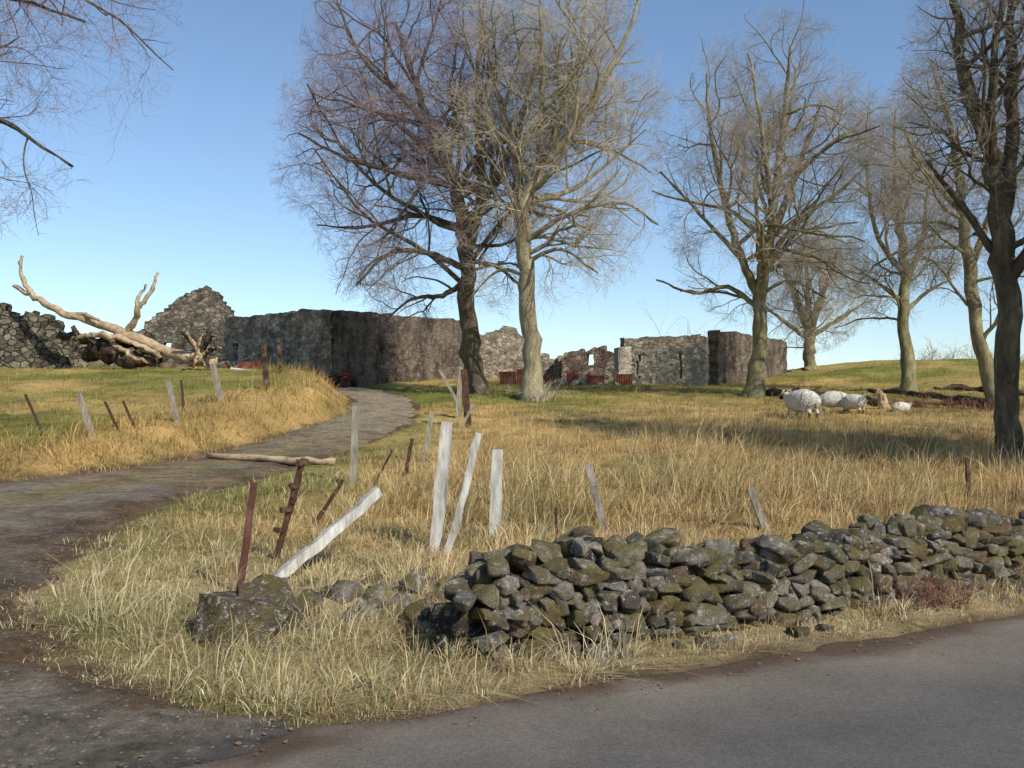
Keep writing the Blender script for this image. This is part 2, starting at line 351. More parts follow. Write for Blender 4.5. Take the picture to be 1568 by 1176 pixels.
R_=np.minimum(xr(ty)+(fnoise(ty,ty*0+9,.5,43)-.5)*.9,xs+.35+(fnoise(ty,ty*0+3,.6,44)-.5)*.6)
TXm=L_[:,None]*(1-TF)+R_[:,None]*TF
edg=np.minimum(TF,1-TF)
sr=sroad(TXm,TYm); dm=np.minimum(TXm-L_[:,None],R_[:,None]-TXm)
tz=Z(TXm,TYm,False)+.006+.012*sstep(.5,-.1,sr)*sstep(0,.5,dm)+.03*sstep(20,30,TYm)+sstep(0,.5,dm)*sstep(.2,1.2,sr)*(.045*fnoise(TXm,TYm,.55,53)+.05*fnoise(TXm,TYm,2.0,54))
tz=np.where(sr<.6,np.maximum(tz,.0145),tz)
tz=np.where((edg<.001)&(sr>.6),tz-.07,tz)
fr=fnoise(TXm,TYm,1.3,45); base=np.array([.235,.198,.152])*(.72+.56*fr[...,None])
mk=(sstep(1.5,.05,dm+(fnoise(TXm,TYm,.5,47)-.5)*2.0)*(sr>.8))[...,None]
c=base*(1-mk)+np.array([.15,.10,.058])*mk
nb=fnoise(TXm,TYm,.6,46)
gm=(np.exp(-((TF-.52)/.13)**2)*sstep(12,17,TYm)*np.clip(.5+nb,0,1))[...,None]; c=c*(1-gm)+np.array([.24,.21,.08])*gm
gm=(sstep(.52,.64,fnoise(TXm,TYm,1.6,52))*.75*sstep(7,10,TYm))[...,None]; c=c*(1-gm)+np.array([.25,.18,.10])*gm
fm=(sstep(20,32,TYm)*.65)[...,None]; c=c*(1-fm)+np.array([.34,.28,.19])*fm
wet=sstep(.58,.72,fnoise(TXm,TYm,2.2,49))[...,None]*sstep(6,8,TYm)[...,None]; c=c*(1-.55*wet)
rb=(sstep(.5,.0,sr)*sstep(.6,0,dm))[...,None]; c=c*(1-rb)+np.array([.125,.112,.098])*rb
ny,nx=TXm.shape; idx=np.arange(nx*ny).reshape(ny,nx)
q=np.stack([idx[:-1,:-1],idx[:-1,1:],idx[1:,1:],idx[1:,:-1]],-1).reshape(-1,4)
mesh_obj('farm_track',np.stack([TXm,TYm,tz],-1).reshape(-1,3),q,mats=[m_track],smooth=True,cols=c.reshape(-1,3))

# ---------------------------------------------------------------- grass
WP=np.array([[-.35,7.05],[.9,7.7],[2.63,8.65],[5.2,10.2],[9,12.6],[14.5,16.0]])
def wally(x): return np.interp(x,WP[:,0],WP[:,1])
def inwall(x,y): return (x>-.55)&(np.abs(y-wally(x))<.30)
def blades(name,T,h,w,lean,colfn,seed,root=.6,keep=None):
    x,y,ox,oy,cr=T['x'],T['y'],T['ox'],T['oy'],T['cr']
    rng=np.random.default_rng(seed)
    s=sroad(x,y)
    fringe=intrack(x,y,0)&~intrack(x,y,-.9)&(fnoise(x,y,.5,62)>.46)&(y>5.5)
    mid=intrack(x,y,-.3)&(y>12)&(np.abs((x-xl(y))/(xr(y)-xl(y))-.52)<.12)&(fnoise(x,y,.6,63)>.43)
    ok=(s>-.08+.35*(fnoise(x,y,.5,61)))&(~intrack(x,y,0)|fringe|mid)&(~inwall(x,y))
    if keep is not None: ok&=keep
    x,y,ox,oy,cr,h,w=[a[ok] for a in (x,y,ox,oy,cr,h,w)]; n=len(x)
    edge=np.clip(np.minimum(sroad(x,y)/.4,np.maximum(xl(y)-x,x-xr(y))/.5),.3,1); edge=np.where(y>47,1,edge); h=h*edge
    z=Z(x,y)-.01; th=rng.uniform(0,2*math.pi,n)
    lx=np.cos(th)*.5+.3+ox*.9; ly=np.sin(th)*.5-.15+oy*.9
    le=lean*h*rng.uniform(.2,1.5,n)
    ph=rng.uniform(0,math.pi,n); wx=np.cos(ph)*w/2; wy=np.sin(ph)*w/2
    zt=np.sqrt(np.maximum(h**2-(le*.75)**2,(.15*h)**2))
    V=np.zeros((n,5,3)); V[:,0]=np.stack([x-wx,y-wy,z],1); V[:,1]=np.stack([x+wx,y+wy,z],1)
    mx=x+lx*le*.35; my=y+ly*le*.35; mz=z+zt*.62
    V[:,2]=np.stack([mx+wx*.8,my+wy*.8,mz],1); V[:,3]=np.stack([mx-wx*.8,my-wy*.8,mz],1)
    V[:,4]=np.stack([x+lx*le,y+ly*le,z+zt],1)
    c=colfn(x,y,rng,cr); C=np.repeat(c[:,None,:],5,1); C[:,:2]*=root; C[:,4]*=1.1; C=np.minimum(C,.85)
    i=np.arange(n)[:,None]*5
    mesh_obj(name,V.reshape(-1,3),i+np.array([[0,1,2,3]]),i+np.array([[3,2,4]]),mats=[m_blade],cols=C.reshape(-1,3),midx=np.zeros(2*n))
def tufts(n,bl,x0,x1,y0,y1,sp,rng,power=1.6,wedge=.62):
    u=rng.random(n)**power; cy=y0+(y1-y0)*u
    lo=np.maximum(x0,-wedge*cy-1); hi=np.minimum(x1,wedge*cy+1); cx=lo+(hi-lo)*rng.random(n)
    k=rng.integers(0,n,n*bl); size=np.clip(rng.lognormal(-.1,.5,n),.3,2.5)
    dx=rng.normal(0,1,n*bl); dy=rng.normal(0,1,n*bl); l=np.hypot(dx,dy)+1e-6
    return dict(x=cx[k]+dx*sp*size[k],y=cy[k]+dy*sp*size[k],ox=dx/l,oy=dy/l,sz=size[k],cr=rng.random(n)[k],n=n*bl)
def cf(gboost=0,pb=0):
    def f(x,y,rng,cr):
        c=gcol(x,y); n=len(x); p=np.array([.80,.66,.40])
        w=np.clip(rng.normal(.20+pb,.25,(n,1))+(cr[:,None]-.5)*.5,0,1); c=c*(1-w)+p*w
        g=(rng.random((n,1))<.05+gboost)*.7; g=g*(1-sstep(.4,.65,fnoise(x,y,1.4,71)))[:,None]
        c=c*(1-g)+np.array([.20,.26,.05])*g
        b_=(cr[:,None]<.18)*.55; c=c*(1-b_)+np.array([.34,.19,.085])*b_
        return c*rng.uniform(.55,1.25,(n,1))
    return f
rg=np.random.default_rng(5)
T=tufts(8500,18,-5.2,12,5.0,13,.06,rg,1.5)
blades('verge_grass',T,T['sz']*rg.uniform(.03,.12,T['n'])*(.4+1.2*vnoise(T['x'],T['y'],.7,81)),rg.uniform(.003,.007,T['n']),1.25,cf(.2,.10),101,.7)
T=tufts(1050,45,-5.0,12,5.3,12.5,.035,rg,1.2)
blades('verge_grass_clumps',T,T['sz']*rg.uniform(.10,.26,T['n'])*(.35+1.0*vnoise(T['x'],T['y'],1.3,82)),rg.uniform(.004,.008,T['n']),1.4,cf(.03,.36),102,.7)
T=tufts(3400,38,-4.6,20,9.0,34,.085,rg,1.3)
hh=T['sz']*rg.uniform(.14,.50,T['n'])*(.1+1.5*fnoise(T['x'],T['y'],2.6,83))*np.where(T['y']>30,.6,1)*np.clip(.25+(T['x']-xr(T['y']))/6,.25,1)*(.4+.6*sstep(9.5,14,T['y']))
blades('straw_grass_field',T,hh,rg.uniform(.006,.012,T['n']),.9,cf(-.03,.06),103,.65)
def cold(x,y,rng,cr):
    c=gcol(x,y); return (c*.88+np.array([.5,.38,.17])*.12)*rng.uniform(.55,1.3,(len(x),1))
T=tufts(4200,14,-34,-4,16,52,.14,rg,1.1,.62)
dl=xl(T['y'])-T['x']
blades('pasture_grass',T,T['sz']*rg.uniform(.05,.15,T['n'])*np.where((dl>-.5)&(dl<3),2.4,.8),rg.uniform(.010,.018,T['n']),.8,cold,104,.75,keep=dl>-.8)
T=tufts(4200,14,-5,40,32,58,.16,rg,1.1,.62)
blades('hill_grass',T,T['sz']*rg.uniform(.04,.14,T['n']),rg.uniform(.012,.022,T['n']),.8,cold,105,.8)
n=700; s_=rg.uniform(-6,11,n); o_=rg.normal(-.02,.22,n); X=.93+s_*.86-o_*.51; Y=6.56+s_*.51+o_*.86
tb=rg.random(n)<.35; Y=np.where(tb,rg.uniform(6,16,n),Y); X=np.where(tb,xr(Y)+rg.normal(-.15,.3,n),X)
s_=sroad(X,Y); base_z=np.where(s_<.1,.022,Z(X,Y)+.03); a=rg.uniform(0,6.3,n); r=rg.uniform(.008,.02,n)
V=np.zeros((n,4,3))
for j in range(4):
    V[:,j,0]=X+np.cos(a+j*1.57)*r*(1 if j%2 else .6); V[:,j,1]=Y+np.sin(a+j*1.57)*r*(1 if j%2 else .6); V[:,j,2]=base_z+rg.uniform(0,.012,n)
mesh_obj('dead_leaves',V.reshape(-1,3),np.arange(n*4).reshape(-1,4),mats=[m_leaf])

# ---------------------------------------------------------------- rocks
def ico(sub):
    bm=bmesh.new(); bmesh.ops.create_icosphere(bm,subdivisions=sub,radius=1)
    bm.verts.ensure_lookup_table(); a=np.array([v.co[:] for v in bm.verts]); t=np.array([[v.index for v in f.verts] for f in bm.faces]); bm.free(); return a,t
rr=np.random.default_rng(12); PO={}
for sub in (2,3,4):
    IV,IT=ico(sub); L_p=[]
    r2=np.random.default_rng(40+sub)
    for i in range(28 if sub<4 else 5):
        p=IV.copy()
        for kk_ in range(13):
            n=r2.normal(0,1,3)
            if kk_<2: n=np.array([r2.normal(0,.2),r2.normal(0,.2),1-2*kk_])
            elif kk_<6: n=np.array([[1,0],[-1,0],[0,1],[0,-1]][kk_-2]+[0.])+r2.normal(0,.25,3)
            n/=np.linalg.norm(n); h=r2.uniform(.54,.76) if kk_>5 else r2.uniform(.50,.64); d=p@n; p=p-np.maximum(d-h,0)[:,None]*n*.98
        d=1+.035*np.sin(p@r2.normal(0,6,3)+r2.random()*6)+.022*np.sin(p@r2.normal(0,14,3))+.012*np.sin(p@r2.normal(0,26,3))
        if sub==4: d=d+.04*np.sin(p@r2.normal(0,8,3))
        L_p.append(p*d[:,None]*1.42)
    PO[sub]=(L_p,IT)
RV=[];RT=[];RC=[];roff=[0]
def rock(cx,cy,cz,sx,sy,sz,yaw,tilt=.15,col=None,sub=3):
    pl,it=PO[sub]; p=pl[rr.integers(len(pl))]; fl=rr.choice([-1,1],3); p=p*fl*np.array([sx,sy,sz])
    a,b_,c_=rr.normal(0,tilt),rr.normal(0,tilt),yaw
    Rx=np.array([[1,0,0],[0,math.cos(a),-math.sin(a)],[0,math.sin(a),math.cos(a)]]); Ry=np.array([[math.cos(b_),0,math.sin(b_)],[0,1,0],[-math.sin(b_),0,math.cos(b_)]])
    Rz=np.array([[math.cos(c_),-math.sin(c_),0],[math.sin(c_),math.cos(c_),0],[0,0,1]])
    p=p@(Rz@Ry@Rx).T+np.array([cx,cy,cz])
    if col is None:
        g=rr.uniform(.10,.34); col=np.array([g,g*.88,g*.70])*rr.uniform(.95,1.05,3)
        if rr.random()<.16: col=np.array([.20,.14,.09])*rr.uniform(.6,1.3)
    RV.append(p);RT.append(it+roff[0]);RC.append(np.repeat(col[None],len(p),0)); roff[0]+=len(p)
def flush(name,origin,smooth=True):
    mesh_obj(name,np.concatenate(RV),None,np.concatenate(RT),mats=[m_rock],smooth=smooth,cols=np.concatenate(RC),origin=origin)
    RV.clear();RT.clear();RC.clear();roff[0]=0
seg=np.linalg.norm(np.diff(WP,axis=0),axis=1); cum=np.concatenate([[0],np.cumsum(seg)]); LW=cum[-1]
def wpt(s): return np.interp(s,cum,WP[:,0]),np.interp(s,cum,WP[:,1])
def wtop(s): return (.60+.26*(vnoise(s,0,.9,91)-.5)+.15*(vnoise(s,0,.3,92)-.5))*float(np.clip(.78+s/1.0,0,1))
for side in (-1,1):
    zc=0
    while zc<.85:
        hc=rr.uniform(.065,.125); s=rr.uniform(-.1,.1)
        while s<LW:
            w=rr.choice([rr.uniform(.06,.14),rr.uniform(.12,.24),rr.uniform(.2,.34)],p=[.4,.4,.2]); px,py=wpt(s+w/2); qx,qy=wpt(s+w/2+.1); yaw=math.atan2(qy-py,qx-px)
            nx_,ny_=-math.sin(yaw),math.cos(yaw); o=side*(.24-.13*zc)+rr.normal(0,.025)
            if zc+hc*.6<wtop(s+w/2):
                zz=float(Z(px,py))+zc+hc/2-.04+rr.normal(0,.015)
                rock(px+nx_*o,py+ny_*o,zz,w*.56,rr.uniform(.11,.17),hc*rr.uniform(.45,.78),yaw+rr.normal(0,.18),.18,sub=3 if (side<0 and s<7) else 2)
            s+=w*.97
        zc+=hc*.93
s=.0
gap_shade=np.array([.05,.042,.033])  # near-black core stones, so gaps between face stones read as shade
while s<LW:
    w=rr.uniform(.10,.28); px,py=wpt(s); t=wtop(s)
    for o in (-.1,.1):
        rock(px+rr.normal(0,.05)-.51*o,py+rr.normal(0,.05)+.86*o,float(Z(px,py))+t+rr.uniform(-.06,.05),w*.6,rr.uniform(.08,.15),rr.uniform(.05,.11),rr.uniform(0,3),.35)
    for zz in np.arange(.05,t,.15): rock(px,py,float(Z(px,py))+zz-.05,.24,.15,.12,rr.uniform(0,3),.1,gap_shade,sub=2)
    s+=w*.75
for _ in range(24):
    u=rr.uniform(640,760); v=rr.uniform(910,985); X,Y,zz=pix_ground(u,v); r=rr.uniform(.04,.10)
    rock(X,Y,zz+r*.1,r,r*.9,r*.7,rr.uniform(0,3),.3)
for _ in range(30):
    s=rr.uniform(.3,9); px,py=wpt(s); r=rr.uniform(.04,.09); X=px+.25+rr.uniform(-.1,.3)*.5; Y=py-.86*(.40+rr.uniform(0,.2)); rock(X,Y,float(Z(X,Y))+r*.1,r*1.2,r,r*.7,rr.uniform(0,3),.3)
flush('dry_stone_wall',(-.3,7.05,0))
for _ in range(26):
    u=rr.uniform(455,690); v=925-(u-455)*.08+rr.normal(0,16); X,Y,zz=pix_ground(u,v); r=rr.uniform(.05,.12)
    rock(X,Y,zz+r*.0,r*1.2,r,r*.7,rr.uniform(0,3),.25)
for u,v,r in ((632,905,.12),(640,955,.12),(525,915,.11),(570,900,.10),(905,1005,.06),(860,1010,.05)):
    X,Y,zz=pix_ground(u,v); rock(X,Y,zz+r*.3,r*1.2,r,r*.8,rr.uniform(0,3),.2)
flush('rubble_stones',(-1,8,0))
X,Y,zz=pix_ground(360,988); rock(X,Y+.24,zz+.12,.36,.32,.24,.1,.05,np.array([.13,.10,.065]),sub=4); rock(X+.14,Y+.42,zz+.12,.30,.3,.24,.6,.1,np.array([.15,.115,.075]),sub=4); flush('mossy_boulder',(X,Y+.2,zz),True)
for _ in range(60):
    X=rr.uniform(-24,-13);Y=rr.uniform(47,51); r=rr.uniform(.1,.4); rock(X,Y,float(Z(X,Y))+r*.2,r,r,r*.6,rr.uniform(0,3),.2,sub=2)
for _ in range(25):
    X=rr.uniform(2,7);Y=rr.uniform(50,53); r=rr.uniform(.1,.3); rock(X,Y,float(Z(X,Y))+r*.2,r,r,r*.6,rr.uniform(0,3),.2,np.array([.35,.32,.27]),sub=2)
flush('fallen_masonry',(-18,49,4))
for _ in range(420):
    Y=rr.uniform(4.6,11)
    lo=max(-11,-.6*Y-1); X=rr.uniform(lo,min(float(xr(Y)),.93+.86*(Y-6.56)/.51)+.05)
    if vnoise(X,Y,.9,95)<.45: continue
    r=rr.uniform(.006,.018); rock(X,Y,float(Z(X,Y,False))+.03+r*.2,r,r,r*.7,rr.uniform(0,3),.2,np.array([.28,.25,.21])*rr.uniform(.5,1.4),sub=2)
flush('track_gravel_stones',(-3,7,0))

# ---------------------------------------------------------------- ruined walls
def ruin(name,p0,p1,zb,prof,mat,parent,thick=.6,cell=.22,openings=(),rag=.07,seed=0):
    rng=np.random.default_rng(seed+50); p0=np.array(p0,float);p1=np.array(p1,float); L=np.linalg.norm(p1-p0); d=(p1-p0)/L; n=np.array([d[1],-d[0]])
    nx=int(math.ceil(L/cell)); T=np.linspace(0,1,nx+1); H=np.interp(T,[a for a,_ in prof],[b for _,b in prof])+rng.normal(0,rag,nx+1)
    nz=int(math.ceil((H.max()-zb)/cell)); V=[]
    jit=rng.normal(0,.025,(nx+1,nz+1,3))
    for f in (0,1):
        for i in range(nx+1):
            for k in range(nz+1):
                z=min(zb+k*cell+jit[i,k,2],H[i]); xy=p0+d*(T[i]*L+jit[i,k,0])+n*((.5-f)*thick+jit[i,k,1]+.0)
                V.append((xy[0],xy[1],z))
    keep=np.zeros((nx,nz),bool)
    for i in range(nx):
        for k in range(nz):
            zb_=zb+k*cell; ok=zb_<min(H[i],H[i+1])-.02; tc=(i+.5)/nx; zc=zb_+cell/2
            for o in openings:
                if o[0]<tc<o[1] and o[2]<zc<o[3]: ok=False
            keep[i,k]=ok
    S=(nx+1)*(nz+1); ix=lambda f,i,k:f*S+i*(nz+1)+k; Q=[]
    for i in range(nx):
        for k in range(nz):
            if not keep[i,k]: continue
            Q.append((ix(0,i,k),ix(0,i+1,k),ix(0,i+1,k+1),ix(0,i,k+1))); Q.append((ix(1,i,k),ix(1,i,k+1),ix(1,i+1,k+1),ix(1,i+1,k)))
            if i==0 or not keep[i-1,k]: Q.append((ix(0,i,k),ix(0,i,k+1),ix(1,i,k+1),ix(1,i,k)))
            if i==nx-1 or not keep[i+1,k]: Q.append((ix(0,i+1,k),ix(1,i+1,k),ix(1,i+1,k+1),ix(0,i+1,k+1)))
            if k==nz-1 or not keep[i,k+1]: Q.append((ix(0,i,k+1),ix(0,i+1,k+1),ix(1,i+1,k+1),ix(1,i,k+1)))
            if k>0 and not keep[i,k-1]: Q.append((ix(0,i,k),ix(1,i,k),ix(1,i+1,k),ix(0,i+1,k)))
    return mesh_obj(name,V,Q,mats=[mat],origin=(p0[0],p0[1],zb),parent=parent)
def P(u,d): return (pix_x(u,d),d)
e=empty('ruined_stone_byre',(-9,52,3.3)); A=P(352,53);B=P(500,48);C=P(702,58.5);D=(A[0]+C[0]-B[0]-0,A[1]+C[1]-B[1])
ruin('front_wall',A,B,2.6,[(0,hgt(487,53)),(.3,hgt(484,51.5)),(.6,hgt(478,50)),(1,hgt(474,48))],m_main,e,openings=[(.07,.13,4.6,5.6)],seed=1,rag=.05)
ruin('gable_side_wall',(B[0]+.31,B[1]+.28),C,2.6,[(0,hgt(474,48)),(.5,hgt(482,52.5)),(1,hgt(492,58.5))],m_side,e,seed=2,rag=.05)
ruin('back_wall',(C[0]-.4,C[1]+.32),D,2.6,[(0,6.6),(.5,6.2),(1,6.4)],m_main,e,seed=3)
ruin('far_side_wall',(A[0]+.2,A[1]+.5),D,2.6,[(0,6.6),(1,6.2)],m_main,e,seed=4)
e=empty('ruined_gabled_house',(-18,57,4.5)); d=57
ruin('gable_wall',P(222,d),P(368,d+.5),3.6,[(0,hgt(493,d)),(.06,hgt(488,d)),(.3,hgt(462,d)),(.52,hgt(443,d)),(.66,hgt(437,d)),(.78,hgt(450,d)),(.95,hgt(480,d)),(1,hgt(490,d))],m_gable,e,openings=[(.2,.3,5.3,6.0)],seed=5,rag=.04)
ruin('side_wall_a',(P(222,d)[0]+.1,57.3),(P(222,d)[0]-2,65),3.6,[(0,7.0),(.5,6.3),(1,6.8)],m_main,e,seed=6)
ruin('side_wall_b',(P(368,d)[0]-.1,57.9),(P(368,d)[0]-.5,65.5),3.6,[(0,7.0),(.5,6.5),(1,6.3)],m_main,e,seed=7)
e=empty('ruined_garden_wall',(-25,46,4))
ruin('wall',(-33,45),P(108,46.5),3.4,[(0,7.2),(.5,6.9),(.75,hgt(470,46)),(.88,hgt(478,46)),(.95,hgt(490,46)),(1,hgt(512,46))],m_dark,e,seed=8,rag=.12,thick=.8)
e=empty('low_enclosure_wall',(-19,52,4.4))
ruin('wall',P(100,54),P(235,56),3.6,[(0,hgt(520,54)),(.5,hgt(515,55)),(1,hgt(500,56))],m_dark,e,seed=9,rag=.1)
e=empty('ruined_cottage',(0,62,4)); d=62
ruin('gable_wall',P(695,d),P(862,d),3.2,[(0,hgt(512,d)),(.2,hgt(516,d)),(.42,hgt(506,d)),(.52,hgt(499,d)),(.64,hgt(513,d)),(.68,hgt(540,d)),(.85,hgt(545,d)),(1,hgt(552,d))],m_main,e,seed=10,rag=.1)
ruin('side_wall',P(862,d),(4.5,69),3.2,[(0,5.2),(.5,6),(1,5.4)],m_main,e,seed=11)
e=empty('ruined_outbuilding',(5,58,4)); d=58
ruin('front_wall',P(862,d),P(950,d-1),3.2,[(0,hgt(545,d)),(.15,hgt(537,d)),(.45,hgt(533,d)),(.75,hgt(530,d)),(.85,hgt(540,d)),(1,hgt(548,d))],m_red,e,seed=12,openings=[(.42,.58,4.7,5.35)],rag=.12)
ruin('side_wall',P(862,d),P(850,d+6),3.2,[(0,5.2),(1,5.0)],m_red,e,seed=13)
e=empty('ruined_farm_steading',(10,52,3.4)); A=P(962,52.5);B=P(1084,50.5);C=P(1198,59)
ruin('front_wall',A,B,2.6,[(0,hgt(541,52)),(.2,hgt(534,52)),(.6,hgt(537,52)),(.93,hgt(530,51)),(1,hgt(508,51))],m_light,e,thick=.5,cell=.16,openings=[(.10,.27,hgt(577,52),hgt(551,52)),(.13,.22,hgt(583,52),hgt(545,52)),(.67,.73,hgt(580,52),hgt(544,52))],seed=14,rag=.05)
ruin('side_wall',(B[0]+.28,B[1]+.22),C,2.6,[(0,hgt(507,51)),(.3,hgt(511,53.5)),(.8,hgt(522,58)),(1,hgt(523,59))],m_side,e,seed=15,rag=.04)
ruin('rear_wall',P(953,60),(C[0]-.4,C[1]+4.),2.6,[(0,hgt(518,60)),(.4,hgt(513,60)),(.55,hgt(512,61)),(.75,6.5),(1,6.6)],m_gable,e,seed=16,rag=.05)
ruin('gable_end_pillar',P(944,52),P(964,52.2),2.6,[(0,hgt(532,52)),(1,hgt(530,52))],m_light,e,seed=17,rag=.05)

# ---------------------------------------------------------------- corrugated iron
def tin(name,p0,p1,h,mat,seed):
    rng=np.random.default_rng(seed); p0=np.array(p0);p1=np.array(p1); L=np.linalg.norm(p1-p0); d=(p1-p0)/L; n=np.array([-d[1],d[0]]); V=[];Q=[]
    s=0
    while s<L:
        w=rng.uniform(.6,1.1); hh=h*rng.uniform(.6,1.15); tl=rng.normal(0,.12); k=14; o=len(V); sl=rng.normal(0,.12)
        for i in range(k+1):
            a=s+w*i/k; p=p0+d*a+n*(.02*(i%2)); zb=float(Z(p[0],p[1]))+.0
            V.append((p[0],p[1],zb)); V.append((p[0]+n[0]*tl,p[1]+n[1]*tl,zb+hh+sl*i/k))
        for i in range(k): Q.append((o+2*i,o+2*i+2,o+2*i+3,o+2*i+1))
        s+=w*rng.choice([1.0,1.0,1.2,1.6])
    ob=mesh_obj(name,V,Q,mats=[mat],origin=(p0[0],p0[1],float(Z(p0[0],p0[1])))); m=ob.modifiers.new('s','SOLIDIFY'); m.thickness=.006
tin('corrugated_iron_fence',P(765,51),P(948,50.5),.80,m_redtin,6)
tin('corrugated_iron_fence',P(345,46.5),P(410,45),.45,m_redtin,2)
tin('corrugated_iron_sheet',P(352,44),P(392,43.6),.14,m_paint,3)

# ---------------------------------------------------------------- posts, logs
def pole(name,pts,rads,mat,sides=4,rough=.0,parent=None,n=None,seed=0,smooth=False):
    rng=np.random.default_rng(seed+3); pts=np.array(pts,float); n=n or max(4,(len(pts)-1)*5+1)
    C=catmull(pts,n); r=np.interp(np.linspace(0,1,n),np.linspace(0,1,len(rads)),rads)
    C[1:-1]+=rng.normal(0,rough,C[1:-1].shape)
    C=np.vstack([C[:1],C,C[-1:]]); r=np.concatenate([[.001],r,[.001]]); C[0]-=(C[2]-C[1])*.002; C[-1]+=(C[-2]-C[-3])*.03
    v,q=tubes(C[None],r[None],sides); v=v+rng.normal(0,rough*.6,v.shape)
    return mesh_obj(name,v,q,mats=[mat],smooth=smooth,origin=tuple(pts[0]),parent=parent)
def post(name,ub,vb,ut,vt,wpx,mat,parent=None,dy=0,sides=4,rough=.004,seed=0,bend=0):
    X,Y,zz=pix_ground(ub,vb); m=Y/F
    p0=(X,Y,zz-.25); t=(X+(ut-ub)*m,Y+dy,zz+(vb-vt)*m)
    q=np.array(p0)+(np.array(t)-np.array(p0))*.5+np.array([bend,0,0])
    sx=wpx*m*.5*(1.2 if sides==4 else 1)
    return pole(name,[p0,q,t],[sx,sx*1.02,sx*.92],mat,sides,rough,parent,seed=seed), t
multi=post
multi('rusty_gate_post',362,905,387,740,11,m_rustred,seed=1,rough=.003)
multi('white_gate_post',664,842,684,648,22,m_white,seed=2,rough=.004)
multi('white_fence_plank',674,848,733,665,13,m_white,seed=3,bend=.015)
multi('white_fence_post',757,822,762,690,21,m_white,seed=4,rough=.004)
multi('grey_fence_post',540,742,544,622,11,m_greywood,seed=5)
multi('grey_fence_post',934,815,901,711,13,m_greywood,seed=6)
multi('grey_fence_post',1185,812,1149,748,12,m_greywood,seed=7)
multi('rusty_fence_stake',852,835,852,778,5,m_rust,seed=8)
multi('rusty_fence_stake',1484,772,1482,704,6,m_rust,seed=9)
multi('rusty_fence_stake',718,655,710,566,12,m_rust,seed=10)
multi('grey_fence_post',648,705,661,632,8,m_greywood,seed=11)
multi('rusty_fence_stake',616,728,631,672,7,m_rust,seed=12)
multi('rusty_fence_stake',463,805,524,736,7,m_rust,seed=14)
multi('rusty_fence_stake',560,745,600,690,4,m_rust,seed=15)
multi('grey_fence_post',700,640,706,562,8,m_greywood,seed=13)
multi('leaning_stick',712,625,673,566,5,m_greywood,seed=16)
multi('leaning_stick',700,655,724,620,5,m_greywood,seed=17)
e=empty('rusty_hinge_post',pix_ground(412,855)); ob,t=post('stake',412,855,464,703,10,m_rust,parent=e,seed=20)
bx,by,bz=pix_ground(412,855)
for f in (.28,.48,.72,.95):
    p=np.array([bx,by,bz])*(1-f)+np.array(t)*f
    pole('hinge_bracket',[p+[-.035,-.03,.02],p+[.0,-.045,0],p+[.07,-.03,.03]],[.028,.034,.026],m_rust,4,.004,e,seed=int(f*100))
pole('hinge_plate',[np.array(t)*.75+np.array([bx,by,bz])*.25+[.03,-.02,.0],np.array(t)*.55+np.array([bx,by,bz])*.45+[.05,-.02,0]],[.03,.03],m_rust,4,.004,e)
X,Y,zz=pix_ground(425,893)
a=np.array([X-.05,Y-.1,zz+.0]); b_=np.array([X+.86,Y+.5,zz+.80])
pole('leaning_white_beam',[a,(a+b_)/2,b_],[.06,.065,.06],m_white,4,.005)
X,Y,zz=pix_ground(318,706); X2,Y2,z2=pix_ground(512,714)
pole('timber_barrier_pole',[(X,Y,zz+.12),((X+X2)/2,(Y+Y2)/2,(zz+z2)/2+.10),(X2,Y2,z2+.10)],[.06,.075,.065],m_dead,9,.014,seed=4,smooth=True)
e=empty('wire_fence',pix_ground(145,668)); tops=[]
for i,(a,b_,c_,d_,w,m) in enumerate([(-60,690,-85,612,6,m_greywood),(75,668,38,604,4,m_rust),(148,667,119,602,8,m_greywood),(190,660,160,615,4,m_rust),(214,656,188,614,4,m_rust),(275,646,257,584,8,m_greywood),(284,638,277,582,4,m_rust),(343,616,325,558,9,m_greywood),(410,597,403,526,9,m_deaddark),(408,560,404,530,5,m_greywood),(430,572,427,528,6,m_deaddark)]):
    o,t=post('post',a,b_,c_,d_,w,m,parent=e,seed=60+i); X,Y,zz=pix_ground(a,b_); tops.append((np.array([X,Y,zz]),np.array(t)))
for f in (.25,.55,.85):
    pl=[a*(1-f)+t*f for a,t in tops[:9]]
    for i in range(len(pl)-1):
        mid=(pl[i]+pl[i+1])/2-[0,0,.03]; pole('wire',[pl[i],mid,pl[i+1]],[.005,.005,.005],m_wire,3,0,e)
e=empty('broken_wire_strands',pix_ground(664,842))
W1=[np.array(pix_ground(362,905))+[.1,0,.7],np.array(pix_ground(664,842))+[0,0,.75],np.array(pix_ground(757,822))+[0,0,.7],np.array(pix_ground(934,815))+[0,0,.55],np.array(pix_ground(1185,812))+[0,0,.35]]
for dz in (0,-.3):
    for i in range(1,4):
        a,b_=W1[i],W1[i+1]; pole('wire',[a+[0,0,dz],(a+b_)/2+[0,0,dz-.08],b_+[0,0,dz]],[.002]*3,m_wire,3,0,e)
e=empty('fallen_dead_tree',(pix_x(200,44),44,4.2)); d=44
def L(name,pts,rads,mat,sd,rough=.03): pole(name,[(pix_x(u,d+dd),d+dd,hgt(v,d+dd)) for u,v,dd in pts],rads,mat,10,rough,e,seed=sd,smooth=True)
L('main_limb',[(18,438,1),(50,455,.7),(95,478,.3),(150,495,0),(205,517,-.3),(262,540,-.5),(330,556,-.8)],[.09,.13,.16,.2,.23,.24,.26],m_dead,1)
L('limb_upright',[(52,458,.7),(40,440,.7),(30,420,.6),(30,392,.5)],[.13,.11,.09,.06],m_dead,2)
L('limb_a',[(190,512,-.2),(205,490,-.5),(212,470,-.9),(228,450,-1),(240,418,-1)],[.17,.14,.11,.09,.05],m_dead,3)
